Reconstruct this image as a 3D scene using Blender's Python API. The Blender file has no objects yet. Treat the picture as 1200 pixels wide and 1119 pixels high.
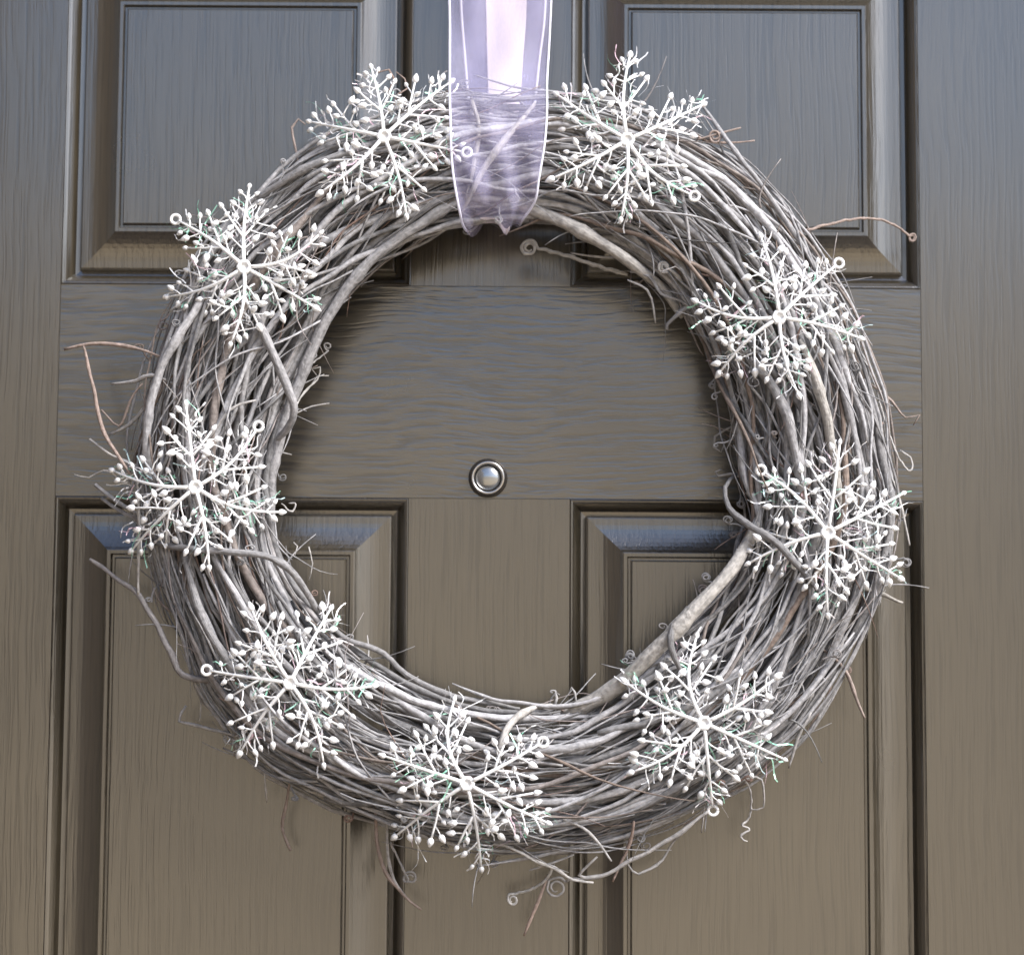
import bpy, math, random
from math import sin, cos, pi, radians, atan2, hypot
from mathutils import Vector, Matrix, noise
random.seed(11)
S = 0.00065          # metres per photograph pixel on the door face
CX, CY, ZC = 600.0, 559.5, 1.50
D = 1.70             # camera to door
FPX = D / S
PITCH, ROLL = radians(5.7), radians(0.35)

# ------------------------------------------------------------ camera, world, sun
sc = bpy.context.scene
C = sc.collection
cd = bpy.data.cameras.new('camera'); cam = bpy.data.objects.new('camera', cd); C.objects.link(cam)
sc.camera = cam
fwd = Vector((0, cos(PITCH), sin(PITCH)))
cam.location = Vector((0, 0, ZC)) - fwd * D
right = Vector((1, 0, 0)); up = right.cross(fwd)
# clockwise roll of the picture contents
r2 = right * cos(ROLL) + up * sin(ROLL); u2 = up * cos(ROLL) - right * sin(ROLL)
M3 = Matrix((r2, u2, -fwd)).transposed()
cam.rotation_euler = M3.to_euler()
cd.sensor_width = 36; cd.lens = FPX / 1200 * 36; cd.clip_start = 0.05; cd.clip_end = 500
cd.dof.use_dof = True; cd.dof.focus_distance = D - 0.085; cd.dof.aperture_fstop = 4.8

SUN_EL, SUN_AZ = radians(44), radians(126)      # azimuth from +Y towards +X
w = bpy.data.worlds.new('World'); sc.world = w; w.use_nodes = True
nt = w.node_tree; bg = nt.nodes['Background']
sky = nt.nodes.new('ShaderNodeTexSky'); sky.sky_type = 'NISHITA'; sky.sun_disc = False
sky.sun_elevation = SUN_EL; sky.sun_rotation = SUN_AZ
sky.air_density = 1.0; sky.dust_density = 1.4; sky.ozone_density = 1.3
nt.links.new(sky.outputs[0], bg.inputs[0]); bg.inputs[1].default_value = 0.12
sd = bpy.data.lights.new('sun', 'SUN'); sun = bpy.data.objects.new('sun', sd); C.objects.link(sun)
sd.energy = 3.0; sd.angle = radians(30); sd.color = (1, 0.975, 0.945)
sv = Vector((cos(SUN_EL) * sin(SUN_AZ), cos(SUN_EL) * cos(SUN_AZ), sin(SUN_EL)))
sun.rotation_euler = sv.to_track_quat('Z', 'Y').to_euler()
sun.location = (1, -3, 4)
sc.view_settings.view_transform = 'Standard'; sc.view_settings.look = 'None'
sc.view_settings.gamma = 1.0; sc.view_settings.exposure = 1.24

# ------------------------------------------------------------ helpers
CAM = cam.location.copy()
def P(px, py, d=0.0):
    """point whose distance from the door face is d (in photo pixels), seen at px,py"""
    ray = fwd * FPX + r2 * (px - CX) - u2 * (py - CY)
    t = (-d * S - CAM.y) / ray.y
    return CAM + ray * t
def X(px): return (px - CX) * S
def Z(py): return ZC + (CY - py) * S

def link(o, parent=None):
    C.objects.link(o)
    if parent is not None:
        o.parent = parent
    return o
def mesh_obj(name, verts, faces, mat, parent=None, smooth=False, uvs=None):
    me = bpy.data.meshes.new(name); me.from_pydata(verts, [], faces)
    if uvs is not None:
        ul = me.uv_layers.new(name='UVMap'); buf = []
        for l in me.loops: buf.extend(uvs[l.vertex_index])
        ul.data.foreach_set('uv', buf)
    if smooth: me.polygons.foreach_set('use_smooth', [True] * len(me.polygons))
    me.materials.append(mat); me.update()
    return link(bpy.data.objects.new(name, me), parent)
def empty(name, loc, label=None, cat=None, group=None):
    o = bpy.data.objects.new(name, None); C.objects.link(o); o.location = loc
    o.empty_display_size = 0.02
    if label: o['label'] = label
    if cat: o['category'] = cat
    if group: o['group'] = group
    return o

class MB:
    def __init__(s): s.v = []; s.f = []; s.uv = []
    def tube(s, pts, rad, n=6, cap=True):
        m = len(pts)
        if m < 2: return
        base = len(s.v)
        t = (pts[1] - pts[0]).normalized()
        a = Vector((0, 0, 1)) if abs(t.z) < .9 else Vector((1, 0, 0))
        nrm = t.cross(a).normalized(); L = 0.0
        for i in range(m):
            tt = (pts[min(i + 1, m - 1)] - pts[max(i - 1, 0)])
            if tt.length < 1e-9: tt = t
            tt = tt.normalized()
            nrm = (nrm - tt * nrm.dot(tt))
            if nrm.length < 1e-6: nrm = tt.orthogonal()
            nrm.normalize(); b = tt.cross(nrm)
            if i: L += (pts[i] - pts[i - 1]).length
            r = rad[i] if isinstance(rad, (list, tuple)) else rad
            for k in range(n):
                an = 2 * pi * k / n
                s.v.append(pts[i] + nrm * (cos(an) * r) + b * (sin(an) * r))
                s.uv.append((abs(k / n * 2 - 1), L))
            t = tt
        for i in range(m - 1):
            for k in range(n):
                p = base + i * n + k; q = base + i * n + (k + 1) % n
                s.f.append((p, q, q + n, p + n))
        if cap:
            s.f.append(tuple(base + k for k in range(n))[::-1])
            s.f.append(tuple(base + (m - 1) * n + k for k in range(n)))
    def ball(s, c, ax, r, ln, n=8, m=6):
        """teardrop: centre c, axis ax (unit), radius r, half length ln"""
        pts = []; rr = []
        for i in range(m + 1):
            u = i / m
            pts.append(c + ax * ((u * 2 - 1) * ln)); rr.append(max(1e-5, r * (sin(pi * min(1, u ** 0.72)) ** .75 if 0 < u < 1 else .08)))
        s.tube(pts, rr, n)
    def box(s, x0, x1, y0, y1, z0, z1, bev=0.0):
        # box with bevelled front (-Y) edges
        b = len(s.v)
        s.v += [Vector(p) for p in ((x0, y1, z0), (x1, y1, z0), (x1, y1, z1), (x0, y1, z1),
              (x0, y0 + bev, z0), (x1, y0 + bev, z0), (x1, y0 + bev, z1), (x0, y0 + bev, z1),
              (x0 + bev, y0, z0 + bev), (x1 - bev, y0, z0 + bev), (x1 - bev, y0, z1 - bev), (x0 + bev, y0, z1 - bev))]
        s.uv += [(0, 0)] * 12
        s.f += [(b, b+3, b+2, b+1), (b, b+1, b+5, b+4), (b+1, b+2, b+6, b+5), (b+2, b+3, b+7, b+6), (b+3, b, b+4, b+7),
                (b+4, b+5, b+9, b+8), (b+5, b+6, b+10, b+9), (b+6, b+7, b+11, b+10), (b+7, b+4, b+8, b+11), (b+8, b+9, b+10, b+11)]
    def build(s, name, mat, parent=None, smooth=True, loc=None):
        vs = s.v if loc is None else [v - loc for v in s.v]
        return mesh_obj(name, [tuple(v) for v in vs], s.f, mat, parent, smooth, s.uv)

def catmull(pts, step):
    out = []
    n = len(pts)
    for i in range(n - 1):
        p0 = pts[max(i - 1, 0)]; p1 = pts[i]; p2 = pts[i + 1]; p3 = pts[min(i + 2, n - 1)]
        d = math.dist(p1, p2); k = max(1, int(d / step))
        for j in range(k):
            t = j / k
            out.append(tuple(.5 * ((2 * b) + (-a + c) * t + (2 * a - 5 * b + 4 * c - e) * t * t + (-a + 3 * b - 3 * c + e) * t ** 3)
                       for a, b, c, e in zip(p0, p1, p2, p3)))
    out.append(tuple(pts[-1]))
    return out

# ------------------------------------------------------------ materials
def mat(name, col=(.5, .5, .5), rough=.5, **kw):
    m = bpy.data.materials.new(name); m.use_nodes = True
    b = m.node_tree.nodes['Principled BSDF']
    b.inputs['Base Color'].default_value = (*col, 1); b.inputs['Roughness'].default_value = rough
    for k, v in kw.items(): b.inputs[k.replace('_', ' ')].default_value = v
    return m, m.node_tree, b
def node(nt, t, **kw):
    n = nt.nodes.new(t)
    for k, v in kw.items():
        if k.startswith('i_'): n.inputs[k[2:].replace('_', ' ')].default_value = v
        else: setattr(n, k, v)
    return n
def ramp(nt, fac, stops):
    r = nt.nodes.new('ShaderNodeValToRGB'); e = r.color_ramp.elements
    while len(e) < len(stops): e.new(.5)
    for el, (p, c) in zip(e, stops): el.position = p; el.color = (*c, 1)
    nt.links.new(fac, r.inputs[0]); return r

def door_paint(name, horizontal, seed, relief=1.0):
    m, nt, b = mat(name, rough=.3)
    b.inputs['Specular IOR Level'].default_value = .5; b.inputs['IOR'].default_value = 1.5; b.inputs['Coat Weight'].default_value = 1; b.inputs['Coat IOR'].default_value = 1.95; b.inputs['Coat Roughness'].default_value = .2
    L = nt.links.new
    geo = node(nt, 'ShaderNodeNewGeometry')
    mp = node(nt, 'ShaderNodeMapping'); L(geo.outputs['Position'], mp.inputs[0])
    mp.inputs['Location'].default_value = (seed, seed * .7, seed * 1.3)
    # wandering of the grain
    big = node(nt, 'ShaderNodeTexNoise', i_Scale=7.0, i_Detail=2.0); L(mp.outputs[0], big.inputs[0])
    sep = node(nt, 'ShaderNodeVectorMath', operation='SUBTRACT'); L(big.outputs['Color'], sep.inputs[0]); sep.inputs[1].default_value = (.5, .5, .5)
    sc_ = node(nt, 'ShaderNodeVectorMath', operation='SCALE'); L(sep.outputs[0], sc_.inputs[0]); sc_.inputs['Scale'].default_value = .020 if horizontal else .010
    ad = node(nt, 'ShaderNodeVectorMath', operation='ADD'); L(mp.outputs[0], ad.inputs[0]); L(sc_.outputs[0], ad.inputs[1])
    def streak(across, along, detail=3.0, w=0):
        mm = node(nt, 'ShaderNodeMapping'); L(ad.outputs[0], mm.inputs[0])
        mm.inputs['Scale'].default_value = (along, across, across) if horizontal else (across, across, along)
        n = node(nt, 'ShaderNodeTexNoise', i_Scale=1.0, i_Detail=detail, i_Roughness=.55); L(mm.outputs[0], n.inputs[0])
        return n
    a = streak(300 if horizontal else 430, 19 if horizontal else 10, 2.5); c = streak(170, 20 if horizontal else 7, 2.0); f = streak(1500, 120, 1.0)
    pore = node(nt, 'ShaderNodeMapRange', interpolation_type='SMOOTHSTEP'); L(a.outputs[0], pore.inputs[0]); pore.inputs[1].default_value = .36; pore.inputs[2].default_value = .56
    m1 = node(nt, 'ShaderNodeMath', operation='MULTIPLY_ADD'); L(pore.outputs[0], m1.inputs[0]); m1.inputs[1].default_value = .30
    m2 = node(nt, 'ShaderNodeMath', operation='MULTIPLY'); L(c.outputs[0], m2.inputs[0]); m2.inputs[1].default_value = .20 if horizontal else .12
    L(m2.outputs[0], m1.inputs[2])
    m3 = node(nt, 'ShaderNodeMath', operation='MULTIPLY_ADD'); L(f.outputs[0], m3.inputs[0]); m3.inputs[1].default_value = .14; L(m1.outputs[0], m3.inputs[2])
    bp = node(nt, 'ShaderNodeBump', i_Strength=.65, i_Distance=.0006 * relief); L(m3.outputs[0], bp.inputs['Height'])
    L(bp.outputs[0], b.inputs['Normal']); L(bp.outputs[0], b.inputs['Coat Normal'])
    calm = node(nt, 'ShaderNodeTexNoise', i_Scale=5.0, i_Detail=1.0); L(mp.outputs[0], calm.inputs[0])
    cm = node(nt, 'ShaderNodeMapRange'); L(calm.outputs[0], cm.inputs[0]); cm.inputs[1].default_value = .35; cm.inputs[2].default_value = .65; cm.inputs[3].default_value = .45; cm.inputs[4].default_value = 1.0; L(cm.outputs[0], bp.inputs['Strength'])
    # pores and wear in the paint
    r = ramp(nt, a.outputs[0], [(.38 if horizontal else .34, (.010, .008, .0055) if horizontal else (.022, .0178, .0115)), (.54 if horizontal else .48, (.034, .0275, .0178)), (.72, (.041, .0335, .022))])
    blot = node(nt, 'ShaderNodeTexNoise', i_Scale=14.0, i_Detail=5.0); L(mp.outputs[0], blot.inputs[0])
    hs = node(nt, 'ShaderNodeMix', data_type='RGBA', blend_type='MULTIPLY'); hs.inputs[0].default_value = 1
    rb = ramp(nt, blot.outputs[0], [(.3, (.90, .90, .92)), (.7, (1.07, 1.05, 1.0))])
    L(r.outputs[0], hs.inputs[6]); L(rb.outputs[0], hs.inputs[7]); L(hs.outputs[2], b.inputs['Base Color'])
    rr = node(nt, 'ShaderNodeMapRange'); L(blot.outputs[0], rr.inputs[0]); rr.inputs[3].default_value = .24; rr.inputs[4].default_value = .36
    L(rr.outputs[0], b.inputs['Roughness'])
    return m
M_V = door_paint('door_paint_vertical_grain', False, 0.0, .38)
M_V2 = door_paint('door_paint_panel_grain', False, 3.3, .38)
M_H = door_paint('door_paint_horizontal_grain', True, 7.1, .85)

def bark(name, stops, rough=.72):
    m, nt, b = mat(name, rough=rough)
    b.inputs['Specular IOR Level'].default_value = .35
    L = nt.links.new
    geo = node(nt, 'ShaderNodeNewGeometry'); uv = node(nt, 'ShaderNodeUVMap')
    oi = node(nt, 'ShaderNodeObjectInfo')
    ad = node(nt, 'ShaderNodeMath', operation='ADD'); L(geo.outputs['Random Per Island'], ad.inputs[0]); L(oi.outputs['Random'], ad.inputs[1])
    fr = node(nt, 'ShaderNodeMath', operation='FRACT'); L(ad.outputs[0], fr.inputs[0])
    r = ramp(nt, fr.outputs[0], stops)
    mp = node(nt, 'ShaderNodeMapping'); L(uv.outputs[0], mp.inputs[0]); mp.inputs['Scale'].default_value = (7, 90, 1)
    cmb = node(nt, 'ShaderNodeCombineXYZ'); sx = node(nt, 'ShaderNodeSeparateXYZ'); L(mp.outputs[0], sx.inputs[0])
    L(sx.outputs[0], cmb.inputs[0]); L(sx.outputs[1], cmb.inputs[1])
    z = node(nt, 'ShaderNodeMath', operation='MULTIPLY'); L(fr.outputs[0], z.inputs[0]); z.inputs[1].default_value = 300; L(z.outputs[0], cmb.inputs[2])
    n = node(nt, 'ShaderNodeTexNoise', i_Scale=1.0, i_Detail=4.0, i_Roughness=.6); L(cmb.outputs[0], n.inputs[0])
    p = node(nt, 'ShaderNodeTexNoise', i_Scale=260.0, i_Detail=3.0); L(geo.outputs['Position'], p.inputs[0])
    mx = node(nt, 'ShaderNodeMath', operation='ADD'); L(n.outputs[0], mx.inputs[0]); L(p.outputs[0], mx.inputs[1])
    rm = ramp(nt, mx.outputs[0], [(.0, (.5, .5, .5))]) if False else None
    mr = node(nt, 'ShaderNodeMapRange'); L(mx.outputs[0], mr.inputs[0]); mr.inputs[1].default_value = .7; mr.inputs[2].default_value = 1.3
    mr.inputs[3].default_value = .58; mr.inputs[4].default_value = 1.32
    mu = node(nt, 'ShaderNodeVectorMath', operation='SCALE'); L(r.outputs[0], mu.inputs[0]); L(mr.outputs[0], mu.inputs['Scale'])
    L(mu.outputs[0], b.inputs['Base Color'])
    bp = node(nt, 'ShaderNodeBump', i_Strength=.8, i_Distance=.001); L(mx.outputs[0], bp.inputs['Height']); L(bp.outputs[0], b.inputs['Normal'])
    return m
G1, G2, G3, BR, RD = (.285, .277, .282), (.425, .418, .430), (.15, .146, .147), (.20, .155, .13), (.24, .16, .13)
M_BARK = bark('weathered_vine_bark', [(0, G3), (.12, G1), (.3, G2), (.5, G1), (.66, G3), (.78, G2), (.93, G1), (.97, BR)])
M_TWIG = bark('grey_twig_bark', [(0, G2), (.2, G3), (.4, G2), (.6, G1), (.80, BR), (.84, G1), (.98, RD)])
M_TWIG_LIT = bark('lit_twig_bark', [(0, (.46, .44, .43)), (.5, (.36, .345, .34)), (1, (.5, .48, .46))])  # twig bark lightened, standing in for light on the stray twigs
M_RED = bark('reddish_twig_bark', [(0, (.34, .255, .22)), (.5, (.29, .235, .21)), (1, (.33, .24, .20))])
M_LIGHT = bark('pale_thick_vine_bark', [(0, (.34, .32, .295)), (1, (.40, .38, .36))])

def icy(nt, b):
    n = node(nt, 'ShaderNodeTexVoronoi', i_Scale=900.0); g = node(nt, 'ShaderNodeNewGeometry'); nt.links.new(g.outputs['Position'], n.inputs[0])
    bp = node(nt, 'ShaderNodeBump', i_Strength=.25, i_Distance=.0005); nt.links.new(n.outputs[0], bp.inputs['Height']); nt.links.new(bp.outputs[0], b.inputs['Normal'])
    b.inputs['Transmission Weight'].default_value = .14; pass
    b.inputs['Specular IOR Level'].default_value = .8
M_WHITE, nt, b = mat('white_frosted_plastic', (.96, .96, .965), .25); icy(nt, b); b.inputs['Subsurface Weight'].default_value = .35
b.inputs['Subsurface Radius'].default_value = (.002, .002, .002); b.inputs['Coat Weight'].default_value = .4
M_BUD, nt, b = mat('white_pearl_plastic', (.95, .95, .96), .18); icy(nt, b); b.inputs['Subsurface Weight'].default_value = .3
b.inputs['Subsurface Radius'].default_value = (.002, .002, .002); b.inputs['Coat Weight'].default_value = .6
M_TIN, nt, b = mat('iridescent_film', (.8, .85, .85), .18)
geo = node(nt, 'ShaderNodeNewGeometry')
r = ramp(nt, geo.outputs['Random Per Island'], [(0, (.93, .93, .94)), (.5, (.95, .92, .94)), (.68, (.50, .88, .70)), (.78, (.38, .80, .62)), (.84, (.96, .72, .82)), (.93, (.70, .88, .9))])
r.color_ramp.interpolation = 'CONSTANT'
nt.links.new(r.outputs[0], b.inputs['Base Color']); b.inputs['Metallic'].default_value = .1
b.inputs['Thin Film Thickness'].default_value = 0; b.inputs['Thin Film IOR'].default_value = 1.5; b.inputs['Alpha'].default_value = .5

def organza(name, col, alpha, weave=1.0):
    m, nt, b = mat(name, col, .45); L = nt.links.new
    geo = node(nt, 'ShaderNodeNewGeometry')
    mp = node(nt, 'ShaderNodeMapping'); L(geo.outputs['Position'], mp.inputs[0]); mp.inputs['Scale'].default_value = (900, 200, 160)
    n = node(nt, 'ShaderNodeTexNoise', i_Scale=1.0, i_Detail=2.0); L(mp.outputs[0], n.inputs[0])
    big = node(nt, 'ShaderNodeTexNoise', i_Scale=28.0, i_Detail=2.0); L(geo.outputs['Position'], big.inputs[0])
    ad = node(nt, 'ShaderNodeMath', operation='ADD'); L(n.outputs[0], ad.inputs[0]); L(big.outputs[0], ad.inputs[1])
    mr = node(nt, 'ShaderNodeMapRange'); L(ad.outputs[0], mr.inputs[0]); mr.inputs[1].default_value = .7; mr.inputs[2].default_value = 1.3
    mr.inputs[3].default_value = max(0, alpha - .06 * weave); mr.inputs[4].default_value = min(1, alpha + .06 * weave)
    tr = node(nt, 'ShaderNodeBsdfTransparent'); tl = node(nt, 'ShaderNodeBsdfTranslucent'); tl.inputs[0].default_value = (*col, 1)
    m1 = node(nt, 'ShaderNodeMixShader'); m1.inputs[0].default_value = .25; L(b.outputs[0], m1.inputs[1]); L(tl.outputs[0], m1.inputs[2])
    m2 = node(nt, 'ShaderNodeMixShader'); L(mr.outputs[0], m2.inputs[0]); L(tr.outputs[0], m2.inputs[1]); L(m1.outputs[0], m2.inputs[2])
    b.inputs['Sheen Weight'].default_value = .3
    L(m2.outputs[0], nt.nodes['Material Output'].inputs[0])
    return m
M_SHEER = organza('lavender_organza', (.62, .58, .88), .26)
M_SATIN = organza('pale_pink_satin', (.95, .85, .89), 1.0, .0)
M_EDGE = organza('white_corded_edge', (.88, .87, .97), .9, .3)

# ------------------------------------------------------------ ground and wall (setting)
M_GROUND, nt, b = mat('warm_reflected_ground', (.3, .27, .235), .85)  # unseen ground, coloured bright and warm for the door to reflect
n = node(nt, 'ShaderNodeTexNoise', i_Scale=6.0, i_Detail=8.0); r = ramp(nt, n.outputs[0], [(.3, (.50, .38, .23)), (.7, (.68, .53, .34))])
nt.links.new(r.outputs[0], b.inputs['Base Color'])
g = MB()                       # level by the door; unseen bank added to raise the reflected horizon
for j, (yy, zz) in enumerate(((20, 0), (-3, 0), (-11, 0), (-16, .9), (-22, 3.4), (-30, 6.6), (-42, 10.0), (-62, 12.5), (-90, 14), (-300, 15))):
    for i in range(25):
        x = -160 + i * 320 / 24; h = zz * (1 + .16 * sin(x * .11 + 1) + .08 * sin(x * .31))
        g.v.append(Vector((x, yy, h))); g.uv.append((0, 0))
        if j and i: k = j * 25 + i; g.f.append((k, k - 25, k - 26, k - 1))
o = g.build('ground', M_GROUND, smooth=False); o['kind'] = 'structure'
M_FLOOR, nt, b = mat('dark_unseen_floor', (.05, .038, .03), .6)  # unseen floor, added dark so the mouldings reflect less
g = MB(); g.box(-3.4, 3.4, -2.1, -.095, -.05, .008, .003)
o = g.build('porch_floor', M_FLOOR, smooth=False); o['kind'] = 'structure'
M_WALL, nt, b = mat('wall_render', (.10, .08, .062), .8)
n = node(nt, 'ShaderNodeTexNoise', i_Scale=90.0, i_Detail=5.0); bp = node(nt, 'ShaderNodeBump', i_Strength=.4, i_Distance=.002)
nt.links.new(n.outputs[0], bp.inputs['Height']); nt.links.new(bp.outputs[0], b.inputs['Normal'])
DX0, DX1, DZ0, DZ1 = X(-135), X(1283), 0.012, Z(-268)
wb = MB()
wb.box(-3.5, DX0 - .05, -.09, .3, 0.001, 3.0, .003); wb.box(DX1 + .05, 3.5, -.09, .3, 0.001, 3.0, .003)
wb.box(DX0 - .05, DX1 + .05, -.09, .3, DZ1 + .05, 3.0, .003)
wb.box(-1.35, -1.15, -2.6, -.091, 0.001, 3.0, .003)      # unseen return left of the door, added for its dark reflection
o = wb.build('wall', M_WALL, smooth=False); o['kind'] = 'structure'

# ------------------------------------------------------------ door
door = empty('front_door', (X(574), 0, DZ0), 'dark grey brown panelled front door with moulded wood grain, behind the vine wreath', 'door')
def dpart(name, mb, m, parent=None, smooth=False):
    p = parent if parent is not None else door
    loc = door.location
    o = mb.build(name, m, p, smooth, loc); return o
E = .0001                       # half seam between the members
T = .040
COLS = [(65.5, 479.0), (668.0, 1081.5)]
ROWS = [(-72, 333), (584.5, 1650), (1880, 2600)]
def member(name, x0, x1, y0, y1, m):
    mb = MB(); mb.box(X(x0) + E * .5, X(x1) - E * .5, 0, T, Z(y1) + E * .5, Z(y0) - E * .5, .00018)
    return dpart(name, mb, m)
member('stile', -135, COLS[0][0], -268, 2863, M_V)
member('stile', COLS[1][1], 1283, -268, 2863, M_V)
ry = [(-268, ROWS[0][0]), (ROWS[0][1], ROWS[1][0]), (ROWS[1][1], ROWS[2][0]), (ROWS[2][1], 2863)]
for a, c in ry: member('rail', COLS[0][0], COLS[1][1], a, c, M_H)
for a, c in ROWS: member('mullion', COLS[0][1], COLS[1][0], a, c, M_V)
# profile: inset from the opening edge (px), depth behind the face (px)
MOULD = [(0, 20), (0, .3), (.6, 0), (1.4, .6), (2.6, 1.0), (4.5, 2.4), (7, 5.2), (9.5, 9.0), (11.5, 13.0), (13, 17.5), (18.5, 19.0), (18.7, 30)]
FIELD = [(18.6, 40), (18.8, 18.5), (19.2, 17.5), (20.2, 11.2), (21.4, 10.6), (29, 10.3), (34, 9.9), (39, 9.0), (44, 7.5), (49, 5.3), (54, 2.6), (58.5, -.3), (61.5, -2.8),
         (62.5, -3.4), (66.4, -3.4), (67.2, -2.4), (68.2, 1.6), (70.4, 1.6), (71.4, -2.4), (72.6, -3.6)]
def loft(x0, x1, y0, y1, prof, close):
    mb = MB()
    for t, d in prof:
        for (a, c) in ((x0 + t, y0 + t), (x1 - t, y0 + t), (x1 - t, y1 - t), (x0 + t, y1 - t)):
            mb.v.append(Vector((X(a), d * S, Z(c)))); mb.uv.append((0, 0))
    for i in range(len(prof) - 1):
        for k in range(4):
            a = i * 4 + k; c = i * 4 + (k + 1) % 4
            mb.f.append((a, a + 4, c + 4, c))
    if close:
        a = (len(prof) - 1) * 4; mb.f.append((a, a + 3, a + 2, a + 1))
    return mb
for (x0, x1) in COLS:
    for (y0, y1) in ROWS:
        e = .5
        pn = dpart('panel', loft(x0 + e, x1 - e, y0 + e, y1 - e, FIELD, True), M_V2)
        md = loft(x0 + e, x1 - e, y0 + e, y1 - e, MOULD, False).build('moulding', M_V, pn, False, door.location)
bk = MB(); bk.box(X(-134), X(1282), T, T + .006, .014, DZ1 - .002); dpart('back_skin', bk, M_V)
fr = empty('door_frame', (DX0 - .05, 0, 0), 'plain dark painted frame round the panelled front door', 'door frame')
for nm, bx in (('jamb', (DX0 - .049, DX0 - .004, -.045, .12, .002, DZ1 + .004)), ('jamb', (DX1 + .004, DX1 + .049, -.045, .12, .002, DZ1 + .004)),
               ('head', (DX0 - .049, DX1 + .049, -.045, .12, DZ1 + .004, DZ1 + .049))):
    mb = MB(); mb.box(*bx, .003); mb.build(nm, M_V, fr, False, fr.location)

# ------------------------------------------------------------ peephole
pc = P(571.8, 560, 3)
pk = empty('door_peephole', pc, 'small round chrome peephole with a dark rim in the middle of the door', 'peephole')
def lathe(name, prof, m, parent, n=48):
    vs = []; fs = []
    for (r, d) in prof:
        for k in range(n):
            a = 2 * pi * k / n; vs.append((r * S * cos(a), -d * S, r * S * sin(a)))
    for i in range(len(prof) - 1):
        for k in range(n):
            a = i * n + k; c = i * n + (k + 1) % n; fs.append((a, c, c + n, a + n))
    fs.append(tuple(range((len(prof) - 1) * n, len(prof) * n)))
    return mesh_obj(name, vs, fs, m, parent, True)
M_CHR, nt, b = mat('polished_chrome', (.52, .50, .48), .28, Metallic=1.0)
M_DRK, nt, b = mat('tarnished_dark_rim', (.035, .030, .026), .35, Metallic=.6)
M_LENS, nt, b = mat('lens_glass', (.30, .31, .32), .22, Metallic=.8); b.inputs['Coat Weight'].default_value = 1
pk.location.y = 0
lathe('rim', [(22.8, -2), (22.8, 2.0), (22.0, 3.0), (20.3, 3.4), (19.6, 1)], M_DRK, pk)
lathe('bezel', [(19.9, 0), (19.9, 5.2), (19.2, 6.6), (18.0, 7.2), (16.6, 6.4), (15.9, 4.2), (15.6, 1)], M_CHR, pk)
lathe('lens', [(14.6, -1), (14.5, 2.6), (13.6, 4.2), (11.5, 5.8), (8.5, 7.0), (5, 7.9), (2, 8.3), (.4, 8.35)], M_LENS, pk)

# ------------------------------------------------------------ wreath
WC = (596.0, 550.0)
def tab(pts):
    l = sorted((atan2(y - WC[1], x - WC[0]) % (2 * pi), hypot(x - WC[0], y - WC[1])) for x, y in pts)
    l = [(l[-1][0] - 2 * pi, l[-1][1])] + l + [(l[0][0] + 2 * pi, l[0][1])]
    def f(th):
        th %= 2 * pi
        for (a, r), (b_, q) in zip(l, l[1:]):
            if a <= th <= b_:
                u = (th - a) / (b_ - a + 1e-9); u = u * u * (3 - 2 * u); return r + (q - r) * u
        return l[0][1]
    return f
Rin = tab([(590, 262), (530, 268), (455, 300), (400, 352), (358, 425), (330, 500), (318, 580), (330, 650), (375, 725), (430, 772), (500, 812), (600, 832), (665, 825), (735, 790), (800, 735),
           (850, 670), (870, 610), (858, 540), (845, 460), (815, 390), (770, 330), (720, 290), (650, 260)])
Rout = tab([(590, 112), (520, 112), (450, 138), (370, 172), (300, 232), (240, 290), (195, 375), (168, 460), (155, 560), (175, 650), (205, 740), (245, 830), (300, 895), (380, 938), (450, 965), (540, 992), (640, 1000),
            (730, 985), (820, 950), (890, 905), (950, 850), (1005, 760), (1035, 690), (1052, 600), (1040, 500), (1010, 400), (965, 310), (910, 235), (850, 180), (770, 140), (680, 112)])
DM, DH = 70.0, 58.0
def ring(th, rho, a):
    """point on the ring tube: th round the ring, a round the tube (0 outwards, pi/2 to the camera)"""
    ri, ro = Rin(th), Rout(th); rm, hw = (ri + ro) / 2, (ro - ri) / 2
    r = rm + hw * rho * cos(a); d = DM + DH * rho * sin(a)
    return (WC[0] + r * cos(th), WC[1] + r * sin(th), max(d, 3.0))
def wob(n=4, lo=.6, hi=5):
    l = [(random.uniform(lo, hi), random.uniform(0, 6.28), random.uniform(.4, 1)) for _ in range(n)]
    s = sum(q for _, _, q in l)
    return lambda t: sum(q * sin(f * t + p) for f, p, q in l) / s

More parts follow.
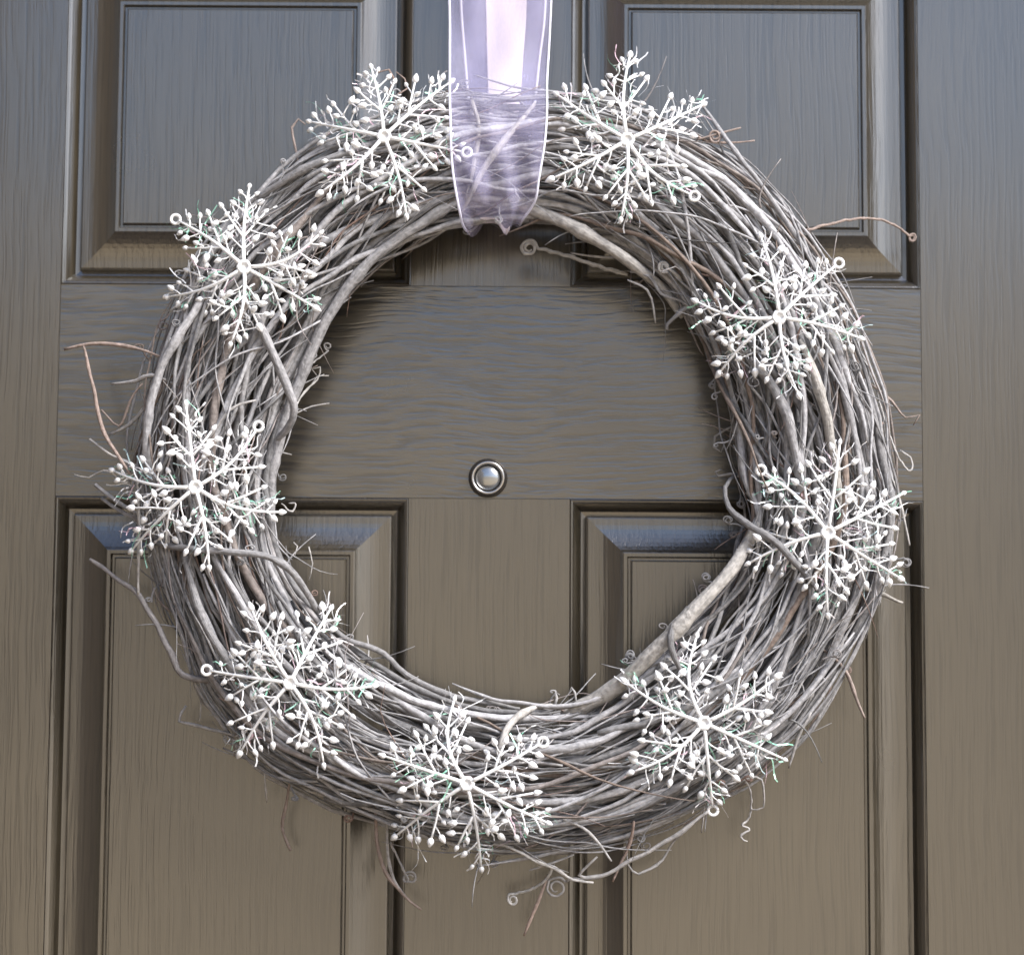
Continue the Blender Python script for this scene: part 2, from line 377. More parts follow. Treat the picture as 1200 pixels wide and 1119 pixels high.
wreath = empty('vine_wreath', P(WC[0], WC[1], 10), 'round grey grapevine wreath of twisted vines hung on the dark panelled door', 'wreath')
WL = wreath.location
def nodes_radius(n, r0, r1, taper=.35):
    out = []; ph = random.uniform(0, 6.28); fr_ = random.uniform(.35, .7)
    for i in range(n):
        u = i / max(1, n - 1)
        r = (r0 + (r1 - r0) * u) * (1 + .05 * sin(i * .9 + ph) + .32 * max(0, sin(i * fr_ + ph)) ** 14)
        e = min(u, 1 - u) * n / 6
        if e < 1: r *= taper + (1 - taper) * e
        out.append(r * S)
    return out
def strand(mb, th0, span, a0, k, rho0, r0, n=6, dth=.045, wr=.10, wa=.25, flare=.0):
    m = max(5, int(abs(span) / dth)); fr1 = wob(3, .8, 5); fa = wob(3, .8, 5); kx = wob(6, 7, 34); ky = wob(6, 7, 34)
    pts = []
    for i in range(m + 1):
        u = i / m; th = th0 + span * u
        rho = rho0 + wr * fr1(th)
        if flare: rho += flare * max(0, u - .8) * 5 * .5
        a = a0 + k * (th - th0) + wa * fa(th)
        p = ring(th, rho, a)
        kk = .5 + 8 / (r0 + 2.5)
        pts.append(P(p[0] + kx(th) * kk * 1.6, p[1] + ky(th) * kk * 1.6, p[2]))
    mb.tube(pts, nodes_radius(len(pts), r0, r0 * random.uniform(.6, .95)), n)

def traced(name, pts, r0, r1=None, m=None, step=9, n=8, wobble=1.0, taper=.5, parent=True):
    r1 = r0 if r1 is None else r1
    cp = catmull(pts, step); kx = wob(4, 3, 12); ky = wob(4, 3, 12)
    L = [P(x + kx(i * .12) * wobble, y + ky(i * .12) * wobble, d) for i, (x, y, d) in enumerate(cp)]
    mb = MB(); mb.tube(L, nodes_radius(len(L), r0, r1, taper), n)
    return mb.build(name, m or M_BARK, wreath, True, WL)

# traced heavy vines first, then the counted vines, largest first
F = 128
HEAVY = [
 ([(545, 212, 84), (585, 228, 96), (640, 252, 104), (690, 276, 112), (735, 305, 105), (772, 335, 88), (800, 372, 75)], 10.5, 7, M_LIGHT),
 ([(893, 585, 85), (884, 622, 108), (862, 660, 122), (828, 700, 128), (792, 738, 128), (755, 775, 118), (712, 812, 100), (660, 838, 84)], 8, 13, M_LIGHT),
 ([(640, 205, 70), (560, 225, 105), (500, 258, 112), (440, 300, 112), (402, 345, 108), (372, 395, 104), (350, 450, 98), (330, 505, 95), (318, 560, 90), (318, 620, 80)], 7.5, 8, M_BARK),
 ([(300, 368, 132), (318, 410, 134), (336, 452, 132), (345, 480, 128), (338, 502, 115), (320, 520, 90)], 6.5, 6, M_BARK),
 ([(330, 255, 60), (262, 320, 105), (215, 385, 125), (182, 450, 120), (172, 520, 112), (180, 590, 95)], 6.5, 6, M_BARK),
 ([(165, 632, 60), (200, 640, 118), (260, 646, 138), (322, 655, 134), (352, 682, 118), (372, 718, 92), (395, 750, 60)], 4.6, 4.8, M_BARK),
 ([(584, 905, 118), (585, 880, 130), (592, 858, 126), (606, 840, 112), (626, 829, 95), (650, 826, 75)], 5, 5, M_LIGHT),
 ([(862, 556, 80), (850, 572, 98), (854, 594, 112), (874, 613, 124), (905, 632, 134), (940, 668, 136), (965, 700, 128)], 4.8, 5.2, M_BARK),
 ([(812, 800, 118), (796, 782, 132), (786, 758, 138), (789, 734, 132), (805, 712, 108)], 5, 4.5, M_BARK),
 ([(380, 935, 85), (420, 941, 100), (470, 932, 118), (520, 915, 128)], 6.5, 5.5, M_BARK),
 ([(270, 270, 40), (310, 228, 95), (380, 188, 118), (460, 165, 122), (560, 150, 118), (650, 150, 116), (740, 170, 112)], 5.5, 5, M_BARK),
 ([(880, 420, 122), (915, 470, 132), (935, 540, 130), (938, 600, 122), (925, 680, 112)], 8, 6.5, M_BARK),
 ([(938, 398, 132), (958, 450, 136), (975, 520, 130), (985, 600, 120)], 7.5, 6, M_LIGHT),
 ([(820, 120, 40), (862, 178, 92), (905, 235, 102), (948, 300, 98), (975, 360, 85)], 3.6, 3.2, M_BARK),
 ([(700, 858, 125), (760, 845, 130), (830, 815, 128), (890, 765, 122), (935, 700, 118)], 6.5, 6, M_BARK),
 ([(575, 868, 112), (640, 878, 128), (690, 872, 130), (740, 850, 126)], 6.5, 6, M_BARK),
 ([(250, 650, 130), (290, 720, 132), (345, 790, 126), (410, 850, 118), (500, 890, 110)], 5, 4.5, M_BARK),
 ([(215, 650, 118), (240, 730, 128), (290, 805, 124), (350, 870, 112), (430, 915, 100)], 6, 6, M_BARK),
 ([(380, 765, 100), (440, 800, 112), (510, 828, 110), (600, 842, 100), (700, 838, 90)], 5, 5, M_BARK),
 ([(370, 718, 92), (405, 748, 96), (450, 765, 92), (475, 790, 88), (530, 815, 86), (610, 830, 82)], 4, 4, M_BARK),
 ([(640, 985, 60), (720, 960, 104), (800, 918, 118), (870, 860, 118), (930, 790, 112)], 5, 4.5, M_BARK),
 ([(626, 122, 108), (606, 146, 124), (585, 172, 131), (566, 200, 131), (552, 228, 126), (540, 252, 112)], 5.5, 4.5, M_LIGHT),
 ([(552, 116, 104), (560, 140, 120), (560, 165, 126), (554, 200, 127), (545, 235, 122)], 4.5, 3.5, M_LIGHT),
 ([(560, 935, 112), (650, 940, 118), (730, 925, 120), (800, 890, 118)], 6, 5, M_BARK),
]
for pts, a, c, m in HEAVY: traced('vine', pts, a * .8, c * .8, m)

NV = 274
specs = []
for i in range(NV):
    u = random.random()
    r = random.choice([1.1, 1.3, 1.6, 1.8, 2.1, 2.4, 2.7, 3.1, 3.8, 4.9]) * random.uniform(.85, 1.15)
    specs.append(r)
specs.sort(reverse=True)
for i, r in enumerate(specs):
    mb = MB()
    front = random.random() < .80
    a = random.uniform(.12, pi - .12) if front else random.uniform(-1.0, pi + 1.0)
    span = random.uniform(.8, 2.7) * random.choice((-1, 1))
    rho = random.choice((random.uniform(.88, 1.05), random.uniform(.88, 1.05), random.uniform(.6, .9))) if front else random.uniform(.5, 1.0)
    if r > 4.3: rho = min(rho, .93)
    k = random.gauss(0, .75) * (1 if r > 3.5 else 1.5)
    strand(mb, random.uniform(0, 2 * pi), span, a, k, rho, r, n=7 if r > 3 else 6, flare=random.choice((0, 0, 0, .5)))
    mb.build('vine', M_BARK, wreath, True, WL)
# the inner vines, back vines added to block light, and fine twigs, past counting
mb = MB()
for i in range(4):
    strand(mb, random.uniform(0, 2 * pi), random.uniform(1, 3), random.uniform(0, 2 * pi), random.gauss(0, .5), random.uniform(.15, .82), random.uniform(2.5, 6), n=5, dth=.07)
for i in range(80):
    strand(mb, random.uniform(0, 2 * pi), random.uniform(1.2, 3), random.uniform(-2.8, -.35), random.gauss(0, .3), random.uniform(.7, 1.0), random.uniform(2.5, 5), n=5, dth=.07)
o = mb.build('inner_and_blocking_vines', M_BARK, wreath, True, WL); o['kind'] = 'stuff'
mb = MB()
for i in range(300):
    q = random.random()
    a = random.uniform(.0, pi)
    strand(mb, random.uniform(0, 2 * pi), random.uniform(.15, 1.1) * random.choice((-1, 1)), a, random.gauss(0, 1.7), random.uniform(.82, 1.10), random.uniform(.7, 1.7), n=5, dth=.028, wr=.12, wa=.35,
           flare=random.choice((0, 0, .5, 1.0)))
o = mb.build('fine_twigs', M_TWIG, wreath, True, WL); o['kind'] = 'stuff'
# short broken ends that leave the ring at an angle
mb = MB()
for i in range(110):
    th = random.uniform(0, 2 * pi); a = random.choice((random.uniform(-.5, .6), random.uniform(.3, 2.6), random.uniform(2.6, 3.5)))
    x, y, d = ring(th, .95, a)
    tx, ty = -sin(th), cos(th)
    if random.random() < .5: tx, ty = -tx, -ty
    oa = random.gauss(0, .55); vx, vy = tx * cos(oa) - ty * sin(oa), tx * sin(oa) + ty * cos(oa)
    ln = random.uniform(14, 60); bend = random.gauss(0, .6); dd = random.uniform(-.15, .45) * (1 if d > 40 else .1)
    pts = []
    for j in range(9):
        u = j / 8; b_ = bend * u * u * ln
        pts.append(P(x + vx * ln * u - vy * b_, y + vy * ln * u + vx * b_, max(4, d + dd * ln * u * (1 - .5 * u))))
    mb.tube(pts, [S * random.uniform(1.1, 1.3) * (1.15 - .8 * j / 8) * 1.1 for j in range(9)], 5)
o = mb.build('broken_twig_ends', M_TWIG, wreath, True, WL); o['kind'] = 'stuff'

# curling tendrils all over the ring
def curl_pts(x, y, d, ang, stem, rad, turns, hand=1, squash=.8):
    pts = []
    for j in range(8):
        u = j / 8; b_ = sin(u * pi) * stem * .12 * hand
        pts.append((x + cos(ang) * stem * u - sin(ang) * b_, y + sin(ang) * stem * u + cos(ang) * b_, d + u * 4))
    ex, ey = x + cos(ang) * stem, y + sin(ang) * stem
    cx_, cy_ = ex - sin(ang) * rad * hand, ey + cos(ang) * rad * hand
    m = int(22 * turns)
    for j in range(m + 1):
        t = j / m; r = rad * (1 - .62 * t) * (1 + .16 * sin(j * .33 + x) + .1 * sin(j * .71 + y)); aa = ang - hand * pi / 2 + hand * t * turns * 2 * pi
        pts.append((cx_ + cos(aa) * r, cy_ + sin(aa) * r * squash + (1 - squash) * 0, d + 4 + t * rad * .8))
    return pts
mb = MB()
for i in range(70):
    th = random.uniform(0, 2 * pi); a = random.choice((random.uniform(-.3, .5), random.uniform(.5, 2.6), random.uniform(2.7, 3.3)))
    x, y, d = ring(th, 1.0, a)
    ang = th + (random.gauss(0, .9) if cos(a) > 0 else pi + random.gauss(0, .9))
    pp = curl_pts(x, y, d, ang, random.uniform(5, 22), random.uniform(3, 7), random.uniform(.8, 2.0), random.choice((-1, 1)), random.uniform(.6, 1))
    L = [P(*q) for q in pp]; mb.tube(L, [S * (1.15 - .45 * j / len(L)) for j in range(len(L))], 5)
o = mb.build('curled_tendrils', M_TWIG, wreath, True, WL); o['kind'] = 'stuff'

# traced stray twigs and tendrils
def spiral(cx_, cy_, d, r, turns, a0, hand=1, grow=.35):
    return [(cx_ + cos(a0 + hand * t / 12 * turns * 2 * pi) * r * (1 - (1 - grow) * t / 12), cy_ + sin(a0 + hand * t / 12 * turns * 2 * pi) * r * (1 - (1 - grow) * t / 12), d) for t in range(13)]
STRAY = [
 ([(75, 409, 80), (105, 404, 86), (135, 403, 90), (165, 410, 95), (188, 418, 100)], 2.2, 1.8, M_RED, 'a'),
 ([(98, 403, 85), (106, 440, 86), (114, 480, 88), (124, 510, 95), (137, 532, 106), (152, 556, 112)], 1.8, 2.2, M_RED, 'a'),
 ([(106, 655, 70), (134, 676, 78), (162, 697, 86), (185, 735, 92), (200, 765, 96), (214, 790, 96), (246, 797, 96), (285, 785, 108)], 2.4, 3.4, M_BARK, 'a'),
 ([(162, 697, 88), (162, 650, 100), (163, 600, 108), (160, 560, 110)], 1.6, 1.6, M_TWIG, 'a'),
 ([(105, 515, 84), (130, 533, 90), (160, 545, 100)], 1.6, 1.8, M_TWIG, 'a'),
 ([(112, 568, 84), (140, 590, 92), (170, 608, 104)], 3.2, 2.2, M_BARK, 'a'),
 ([(118, 584, 80), (148, 602, 90), (180, 618, 104)], 2.8, 2.2, M_BARK, 'a'),
 ([(87, 556, 70), (104, 560, 74), (120, 552, 80), (150, 556, 94)], .9, 1.0, M_TWIG, 'a'),
 ([(130, 450, 80), (160, 446, 94), (178, 440, 102), (215, 456, 112)], 2.2, 1.8, M_TWIG, 'a'),
 ([(128, 510, 80), (160, 490, 90), (186, 440, 104), (200, 395, 112)], 1.8, 2.0, M_TWIG, 'a'),
 ([(118, 480, 78), (140, 500, 88), (152, 470, 94), (168, 450, 100)], 1.2, 1.4, M_RED, 'a'),
 ([(219, 826, 60), (210, 845, 62), (240, 852, 72), (275, 862, 88)], 1.7, 1.9, M_TWIG, 'a'),
 ([(235, 805, 60), (234, 845, 62)], 1.1, 1.1, M_TWIG, 'a'),
 ([(262, 876, 60), (290, 890, 72), (330, 912, 86), (372, 915, 100)], 1.6, 2.2, M_BARK, 'a'),
 ([(310, 905, 80), (312, 940, 60)], 1.2, 1.0, M_TWIG, 'a'),
 ([(341, 912, 80), (334, 945, 62), (331, 970, 52), (341, 996, 46)], 1.6, 1.9, M_RED, 'a'),
 ([(345, 920, 76), (390, 935, 84), (418, 947, 88)], 1.8, 1.8, M_TWIG, 'a'),
 ([(441, 940, 84), (441, 985, 70), (452, 1020, 62), (472, 1048, 56), (494, 1065, 52)], 2.2, 1.6, M_RED, 'a'),
 ([(454, 950, 84), (454, 995, 70), (462, 1030, 60), (480, 1056, 54)], 1.8, 1.4, M_TWIG, 'a'),
 ([(457, 985, 74), (466, 1005, 68), (478, 1030, 60)] + spiral(481, 1028, 58, 8, 1.6, 2.4), 1.1, 1.1, M_TWIG, 'c'),
 ([(585, 988, 100), (620, 1004, 94), (650, 1018, 86), (672, 1030, 82), (695, 1034, 80)], 2.0, 1.8, M_TWIG, 'a'),
 ([(672, 1000, 86), (645, 1012, 84), (620, 1020, 84)], 1.6, 1.4, M_TWIG, 'a'),
 ([(641, 1026, 60), (634, 1048, 66), (614, 1096, 56)], 2.4, 1.8, M_RED, 'a'),
 ([(650, 1010, 80), (640, 1030, 70), (622, 1042, 62), (606, 1046, 60)] + spiral(601, 1054, 60, 7, 1.5, -1.4, -1), 1.5, 1.1, M_TWIG, 'c'),
 ([(690, 1030, 70), (668, 1030, 66)] + spiral(652, 1040, 62, 13, 1.7, -.6, -1), 1.3, 1.0, M_TWIG, 'c'),
 ([(700, 1004, 88), (678, 1025, 80), (700, 1028, 80), (740, 1008, 90), (790, 980, 100), (830, 950, 108)], 1.8, 2.2, M_TWIG, 'a'),
 ([(735, 985, 90), (736, 1012, 78), (748, 1024, 70), (762, 1018, 68), (776, 1008, 66), (790, 985, 70), (800, 975, 84)], 1.3, 1.3, M_TWIG, 'a'),
 ([(743, 962, 104), (735, 995, 90), (718, 1032, 80)], 2.0, 1.6, M_RED, 'a'),
 ([(660, 960, 118), (690, 975, 114), (716, 1008, 104)], 2.0, 1.6, M_TWIG, 'a'),
 ([(848, 920, 100), (876, 912, 90), (892, 914, 80), (895, 946, 66), (878, 948, 64)], 1.2, 1.0, M_TWIG, 'a'),
 ([(868, 905, 90), (880, 930, 70), (878, 958, 60), (870, 966, 62), (878, 972, 62), (868, 980, 62), (876, 986, 60)], 1.0, 1.0, M_TWIG, 'c'),
 ([(825, 945, 90), (822, 975, 80)], 1.2, 1.2, M_TWIG, 'a'),
 ([(950, 835, 100), (935, 865, 92), (925, 900, 82)], 2.0, 1.4, M_TWIG, 'a'),
 ([(955, 755, 104), (985, 778, 92), (1000, 808, 84), (1013, 842, 76)], 1.7, 1.9, M_RED, 'a'),
 ([(990, 745, 90), (985, 760, 90), (960, 790, 92), (945, 830, 92), (925, 860, 90)], 2.2, 1.8, M_TWIG, 'a'),
 ([(970, 760, 90), (990, 750, 86)] + spiral(990, 752, 86, 7, 2, .2), 1.2, 1.0, M_TWIG, 'c'),
 ([(975, 675, 118), (1010, 688, 96), (1058, 706, 78)], 1.9, 2.3, M_LIGHT, 'a'),
 ([(1045, 560, 78), (1058, 600, 76), (1066, 640, 72)], 1.6, 1.2, M_TWIG, 'a'),
 ([(1030, 470, 72), (1050, 530, 74), (1066, 552, 70), (1068, 538, 68), (1055, 528, 68)], 1.1, .9, M_TWIG, 'c'),
 ([(1020, 450, 60), (1045, 470, 50), (1062, 490, 44), (1078, 486, 40), (1070, 498, 40)], 1.3, .9, M_RED, 'a'),
 ([(938, 272, 92), (968, 264, 74), (1000, 257, 62), (1028, 257, 54), (1050, 265, 48), (1066, 277, 44)] + spiral(1069, 279, 44, 5, 1.6, -2), 1.5, 1.1, M_RED, 'c'),
 ([(815, 165, 80), (836, 158, 78), (868, 150, 72)], 1.6, 1.1, M_RED, 'a'),
 ([(815, 158, 76), (830, 165, 76), (855, 168, 70), (884, 165, 66)], 1.6, 1.1, M_RED, 'a'),
 (spiral(838, 160, 78, 8, 1.6, 0), 1.3, 1.3, M_RED, 'c'),
 ([(350, 198, 70), (346, 172, 62), (342, 150, 58), (350, 140, 58), (358, 146, 58)], 1.8, 1.2, M_RED, 'a'),
 ([(455, 110, 80), (462, 92, 76), (456, 82, 76), (440, 86, 76)], 1.3, 1.0, M_RED, 'a'),
 ([(460, 130, 80), (466, 112, 86), (478, 104, 86), (474, 92, 84), (464, 84, 80)], 1.4, 1.0, M_RED, 'a'),
 ([(735, 322, 88), (700, 312, 84), (665, 300, 80), (630, 291, 76)] + spiral(620, 291, 76, 10, 1.9, 0, -1), 2.2, 1.5, M_LIGHT, 'c'),
 ([(730, 302, 90), (690, 300, 84), (668, 296, 80)], 1.6, 1.2, M_TWIG, 'a'),
 ([(830, 350, 96), (808, 358, 92), (790, 372, 88), (782, 380, 84), (782, 386, 84)], 3.0, 2.4, M_BARK, 'a'),
 ([(735, 328, 96), (758, 340, 96), (766, 360, 90), (768, 380, 84)], 1.6, 1.3, M_TWIG, 'a'),
 ([(738, 318, 100), (760, 324, 100), (775, 345, 98), (795, 352, 96), (812, 362, 94)], 1.8, 1.6, M_BARK, 'a'),
 (spiral(778, 313, 110, 7, 1.6, 1.0) + [(792, 322, 108), (800, 330, 104)], 1.6, 1.6, M_LIGHT, 'c'),
 ([(858, 500, 70), (850, 505, 62), (838, 512, 56), (836, 524, 54), (845, 530, 54), (850, 518, 54)], 1.5, 1.1, M_TWIG, 'a'),
 ([(872, 562, 80), (856, 556, 76), (842, 558, 72), (838, 552, 70), (846, 549, 70)], 1.6, 1.2, M_TWIG, 'a'),
 ([(345, 480, 80), (356, 460, 60), (372, 445, 50), (376, 430, 46), (366, 432, 44), (372, 440, 44), (385, 440, 42)], 1.0, .8, M_TWIG, 'a'),
 ([(350, 470, 70), (362, 455, 54), (372, 440, 46)], .9, .8, M_TWIG, 'a'),
 ([(360, 430, 60), (376, 418, 50), (384, 412, 46)] + spiral(384, 406, 44, 5, 1.3, 1.4), .9, .8, M_TWIG, 'c'),
 ([(345, 485, 66), (365, 476, 52), (386, 472, 42)], 1.0, .8, M_TWIG, 'a'),
 ([(325, 528, 70), (342, 533, 60)], 1.0, .8, M_TWIG, 'a'),
 ([(330, 590, 70), (342, 600, 60), (346, 590, 58), (338, 590, 58)], .9, .8, M_TWIG, 'c'),
 ([(362, 640, 54), (366, 660, 48), (362, 680, 44)], .9, .8, M_TWIG, 'a'),
 ([(345, 650, 60), (348, 640, 52), (344, 636, 50)], .9, .8, M_TWIG, 'a'),
 ([(430, 745, 70), (432, 770, 80), (415, 785, 88), (380, 790, 100)], 1.0, .9, M_TWIG, 'a'),
 ([(650, 828, 80), (652, 818, 78), (650, 810, 76), (655, 814, 76)], 1.8, 1.2, M_TWIG, 'a'),
 ([(676, 825, 78), (674, 812, 76), (670, 806, 74), (666, 812, 74)], 1.6, 1.2, M_TWIG, 'a'),
 ([(300, 470, 130), (270, 480, 134), (240, 520, 130)], 1.6, 1.4, M_TWIG, 'a'),
]
for pts, a, c, m, kind in STRAY:
    a *= 1.2; c *= 1.2; m = M_TWIG_LIT if m is M_TWIG else m
    traced('tendril' if kind == 'c' else 'stray_twig', pts, a, c, m, step=1.8 if kind == 'c' else 8, n=6, wobble=.9 if kind == 'c' else 1.2, taper=.6)

# ------------------------------------------------------------ snowflakes
def surf_d(x, y):
    th = atan2(y - WC[1], x - WC[0]); r = hypot(x - WC[0], y - WC[1])
    ri, ro = Rin(th), Rout(th); q = abs(r - (ri + ro) / 2) / ((ro - ri) / 2)
    return DM + DH * (math.sqrt(max(0, 1 - min(1, q * .82) ** 2)))
budm = MB(); budm.ball(Vector((0, 0, 0)), Vector((1, 0, 0)), 3.6 * S, 5.6 * S, 8, 6)
me_bud = bpy.data.meshes.new('bud'); me_bud.from_pydata([tuple(v) for v in budm.v], [], budm.f)
me_bud.polygons.foreach_set('use_smooth', [True] * len(me_bud.polygons)); me_bud.materials.append(M_BUD)
FL = [
 ((450, 160), [(435, 80), (527, 97), (542, 178), (476, 251), (377, 225), (364, 143)], 2, 'white beaded snowflake on the wreath immediately left of the lavender ribbon'),
 ((735, 164), [(738, 66), (823, 123), (809, 228), (728, 255), (648, 209), (654, 112)], 2, 'white beaded snowflake on the wreath immediately right of the lavender ribbon'),
 ((286, 313), [(292, 220), (374, 275), (368, 360), (271, 401), (197, 348), (209, 259)], 5, 'white beaded snowflake on the upper left of the wreath above the diagonal vine'),
 ((913, 372), [(892, 279), (980, 311), (1007, 396), (935, 461), (844, 436), (817, 354)], 1, 'white beaded snowflake on the upper right of the wreath, under the long reddish twig'),
 ((229, 571), [(218, 476), (300, 504), (328, 600), (245, 662), (155, 644), (133, 552)], 1, 'leftmost white beaded snowflake, halfway down the left side of the wreath'),
 ((970, 624), [(984, 521), (1057, 579), (1054, 677), (970, 718), (879, 659), (896, 554)], 5, 'rightmost white beaded snowflake, level with the thick pale vine inside the wreath'),
 ((340, 800), [(295, 714), (387, 714), (436, 804), (379, 894), (282, 881), (247, 786)], 5, 'white beaded snowflake on the lower left of the wreath with two arms pointing up'),
 ((547, 918), [(532, 821), (632, 872), (640, 963), (564, 1016), (464, 979), (451, 886)], 1, 'lowest white beaded snowflake, at the bottom of the wreath beside the short bent vine'),
 ((825, 847), [(816, 747), (909, 794), (918, 889), (835, 945), (742, 904), (733, 799)], 3, 'white beaded snowflake on the lower right of the wreath with its ring at the bottom'),
]
# twigs of an arm in (along, aside) units of arm length, with the buds they end in
def arm_plan():
    j = lambda v, s=.03: v + random.gauss(0, s)
    plan = []                   # (p0, p1, thickness) ; buds (pos, dir)
    buds = []
    def twig(p0, p1, bud=True, th=1.25):
        plan.append((p0, p1, th))
        if bud:
            dx, dy = p1[0] - p0[0], p1[1] - p0[1]; l = hypot(dx, dy); buds.append((p1, (dx / l, dy / l)))
    for s in (-1, 1):
        if random.random() < .95: twig((.24, 0), (j(.34), s * j(.13)), th=1.1)
        e = (j(.70), s * j(.27)); b0 = (.40, 0)
        twig(b0, e, th=1.7)
        m = lambda u: (b0[0] + (e[0] - b0[0]) * u, b0[1] + (e[1] - b0[1]) * u)
        twig(m(.25), (j(.43), s * j(.20)), th=1.1)
        if random.random() < .9: twig(m(.5), (j(.60), s * j(.125, .015)), th=1.1)
        if random.random() < .9: twig(m(.58), (j(.55), s * j(.30)), th=1.1)
        if random.random() < .95: twig((.66, 0), (j(.79), s * j(.14)), th=1.2)
        if random.random() < .75: twig((.83, 0), (j(.92), s * j(.085, .015)), th=1.1)
    return plan, buds
for (hx, hy), tips, ringarm, lab in FL:
    hd = surf_d(hx, hy) + 14
    H = P(hx, hy, hd)
    fl = empty('snowflake_ornament', H, lab, 'snowflake ornament', 'white beaded snowflakes round the wreath')
    mb = MB()
    # faceted button hub with a dimple
    hub = MB(); n = 18
    prof = [(2, -3), (7.5, -2), (8.6, 0), (8, 2.2), (6.5, 3.2), (4.6, 2.6), (3.4, .6), (.5, .4)]
    vs = []; fs = []
    for (r, d) in prof:
        for k in range(n):
            a = 2 * pi * k / n; rr = r * (1 + .07 * cos(6 * a)); vs.append((rr * S * cos(a), -d * S, rr * S * sin(a)))
    for i in range(len(prof) - 1):
        for k in range(n):
            a = i * n + k; c = i * n + (k + 1) % n; fs.append((a, c, c + n, a + n))
    fs.append(tuple(range((len(prof) - 1) * n, len(prof) * n)))
    mesh_obj('hub', vs, fs, M_WHITE, fl, True)
    tin = MB()
    for ai, (tx, ty) in enumerate(tips):
        L = hypot(tx - hx, ty - hy)
        td = max(surf_d(tx, ty) + 10, hd - 45) + random.uniform(-4, 8)
        ux, uy = (tx - hx) / L, (ty - hy) / L; vx, vy = -uy, ux
        bow = random.gauss(0, .06); lift = random.uniform(.0, .06)
        Lr = max(L, 92.0)                                  # side twigs keep their size when an arm leans away
        def Q(p):
            al, si = p
            x = hx + ux * L * al + vx * (Lr * si + L * bow * sin(pi * min(1, al)))
            y = hy + uy * L * al + vy * (Lr * si + L * bow * sin(pi * min(1, al)))
            d = hd + (td - hd) * max(0.0, al) ** 1.4 + lift * L * sin(pi * min(1, al)) + random.uniform(-1, 1) * abs(si) * 26
            return P(x, y, d)
        plan, buds = arm_plan()
        am = MB()
        stem = [Q((.06 + .94 * i / 12, 0)) for i in range(13)]
        am.tube(stem, [S * (2.4 - 1.1 * i / 12) for i in range(13)], 7)
        bl = []
        for (p0, p1, th) in plan:
            A = stem[max(0, min(12, round((p0[0] - .06) / .94 * 12)))] if p0[1] == 0 else None
            if A is None: A = Q(p0)
            Bq = Q(p1); mid = (A + Bq) / 2 + Vector((random.uniform(-1, 1), random.uniform(-1, 1), random.uniform(-1, 1))) * S * 1.2
            am.tube([A, (A + mid) / 2 + (mid - A) * .02, mid, (Bq + mid) / 2, Bq], [S * th * .92, S * th * .88, S * th * .8, S * th * .75, S * th * .72], 5)
            bl.append((Bq, (Bq - A).normalized()))
        arm = am.build('arm', M_WHITE, fl, True, H)
        if ai == ringarm:
            rm = MB(); c = stem[-1] + (stem[-1] - stem[-2]).normalized() * S * 5
            q = [c + Vector((cos(t / 18 * 2 * pi) * 5.2 * S, 0, sin(t / 18 * 2 * pi) * 5.2 * S)) for t in range(19)]
            rm.tube(q, 1.9 * S, 7); rm.build('hanging_ring', M_WHITE, arm, True, H)
        else:
            bl.append((stem[-1], (stem[-1] - stem[-2]).normalized()))
        for (pp, dr) in bl:
            bo = bpy.data.objects.new('bud', me_bud); C.objects.link(bo); bo.parent = arm
            k = random.uniform(.72, 1.15)
            bo.location = pp + dr * S * 3.5 - H
            bo.rotation_mode = 'QUATERNION'; bo.rotation_quaternion = dr.to_track_quat('X', 'Z'); bo.scale = (k, k * random.uniform(.9, 1.1), k)
        # film threads lying with the arm
        for q in range(36):
            a0 = random.uniform(.15, .9); s0 = random.gauss(0, .09); ang = random.gauss(0, .8); ln = random.uniform(.12, .32)
            off = Vector((0, random.uniform(-.002, .006), 0))
            pts = [Q((a0 + cos(ang) * ln * u / 5, s0 + sin(ang) * ln * u / 5 + .03 * sin(u + q))) + off for u in range(6)]
            wd = Vector((random.uniform(-1, 1), random.uniform(-.5, .5), random.uniform(-1, 1))).normalized() * S * random.uniform(.4, 1.0)
            b0 = len(tin.v)
            for p_ in pts:
                tin.v += [p_ - wd, p_ + wd, p_ + Vector((0, S * .25, 0))]; tin.uv += [(0, 0)] * 3
            for u in range(5):
                k = b0 + u * 3
                tin.f += [(k, k + 1, k + 4, k + 3), (k + 1, k + 2, k + 5, k + 4), (k + 2, k, k + 3, k + 5)]
    o = tin.build('iridescent_threads', M_TIN, fl, False, H); o['kind'] = 'stuff'

# ------------------------------------------------------------ ribbon
rib = empty('sheer_ribbon', P(585, 120, 60), 'sheer lavender ribbon with a satin stripe looped over the top of the wreath', 'ribbon')
RL = rib.location
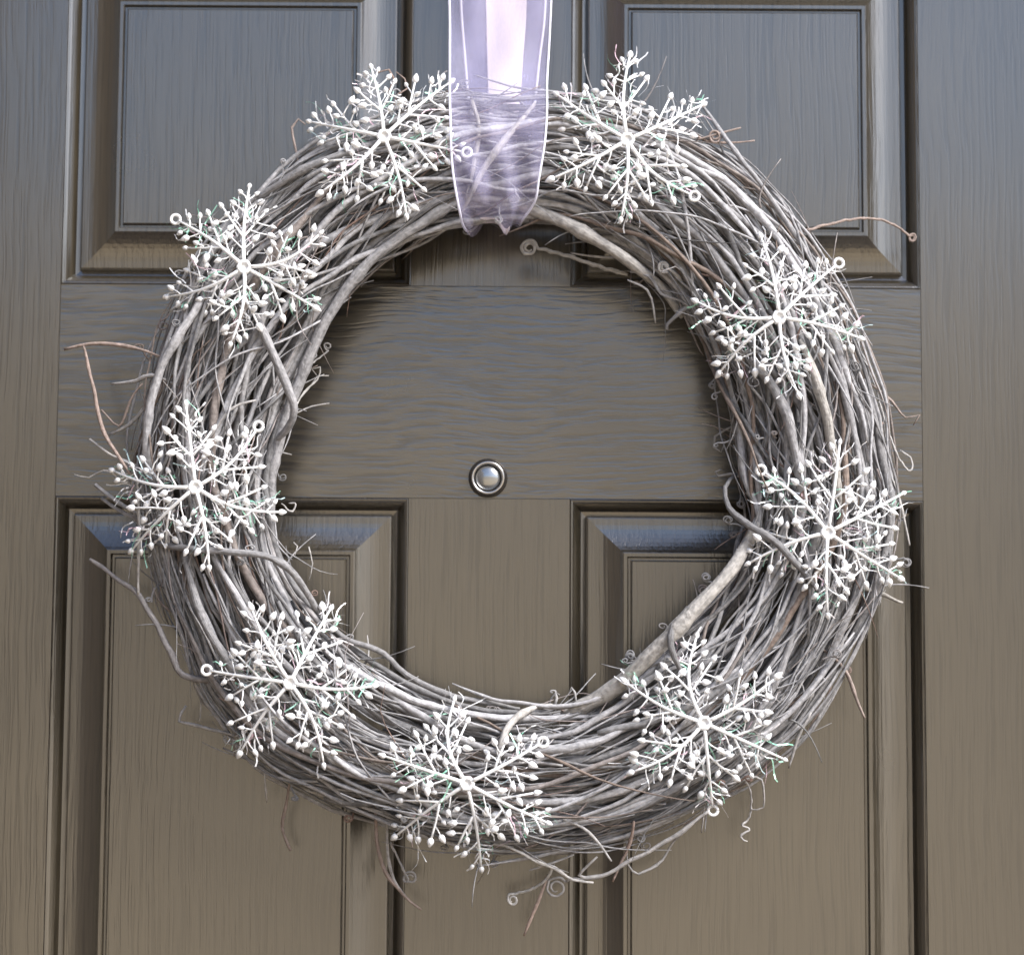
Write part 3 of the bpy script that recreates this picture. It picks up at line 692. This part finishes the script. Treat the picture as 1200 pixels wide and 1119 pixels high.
# rows: (y, d, xl, xr) front layer from above the picture down, under the ring, up behind
FRONT = [(-330, 52, 500, 662), (-200, 58, 512, 655), (-100, 64, 520, 650), (-30, 70, 525, 647), (20, 78, 527, 645), (60, 90, 527, 643), (95, 108, 527, 641), (125, 128, 527, 641), (155, 140, 528, 639), (185, 144, 530, 636),
         (212, 144, 532, 632), (235, 140, 535, 628), (252, 128, 539, 620), (264, 108, 543, 612), (271, 76, 550, 608), (262, 34, 560, 606), (240, 16, 566, 606), (200, 9, 562, 612), (160, 9, 555, 620), (118, 10, 549, 627), (70, 14, 545, 632), (20, 22, 541, 638), (-40, 30, 538, 640), (-120, 36, 532, 644), (-330, 44, 512, 655)]
def ribbon_band(name, s0, s1, m, rows, offs=0.0, cols=14, wrinkle=1.0, edge=False):
    cr = catmull(rows, 7); vs = []; fs = []
    for i, (y, d, a, c) in enumerate(cr):
        yb = y
        for k in range(cols + 1):
            s = s0 + (s1 - s0) * k / cols
            x = a + (c - a) * s
            low = max(0, min(1, (y - 90) / 150))
            fold = sin(s * 9 + y * .03) * 2.2 * wrinkle + low * sin(s * 17 + 1.0 - y * .045) * 4.0 * wrinkle + (noise.noise((s * 4, y * .02, d * .02)) * 4 * wrinkle)
            if d < 60: fold *= .35
            lo2 = max(0, min(1, (y - 215) / 45)); sag = lo2 * (-9 + 16 * math.exp(-((s - .07) / .10) ** 2) + 14 * math.exp(-((s - .72) / .10) ** 2) + 5 * math.exp(-((s - .95) / .05) ** 2))
            vs.append(P(x + low * sin(y * .06 + s * 5) * 1.2, yb + sag, max(1.5, d + fold + offs)) - RL)
    w_ = cols + 1
    for i in range(len(cr) - 1):
        for k in range(cols):
            p = i * w_ + k; fs.append((p, p + 1, p + w_ + 1, p + w_))
    return mesh_obj(name, [tuple(v) for v in vs], fs, m, rib, True)
def ribbon_edge(rows, s):
    cr = catmull(rows, 7); L = []
    for (y, d, a, c) in cr:
        low = max(0, min(1, (y - 90) / 150))
        fold = sin(s * 9 + y * .03) * 2.2 + low * sin(s * 17 + 1.0 - y * .045) * 4.0 + noise.noise((s * 4, y * .02, d * .02)) * 4
        if d < 60: fold *= .35
        lo2 = max(0, min(1, (y - 215) / 45)); sg = lo2 * (-9 + 16 * math.exp(-((s - .07) / .10) ** 2) + 5 * math.exp(-((s - .95) / .05) ** 2))
        L.append(P(a + (c - a) * s + low * sin(y * .06 + s * 5) * 1.2, y + sg, max(2.2, d + fold)))
    mb = MB(); mb.tube(L, 1.5 * S, 6); return mb.build('corded_edge', M_EDGE, rib, True, RL)
ribbon_band('sheer_band', 0, 1, M_SHEER, FRONT, cols=26)
k0 = 13
ribbon_band('satin_stripe', .30, .78, M_SATIN, FRONT[k0:], offs=1.4, cols=10)
ribbon_edge(FRONT, 0.0); ribbon_edge(FRONT, 1.0)
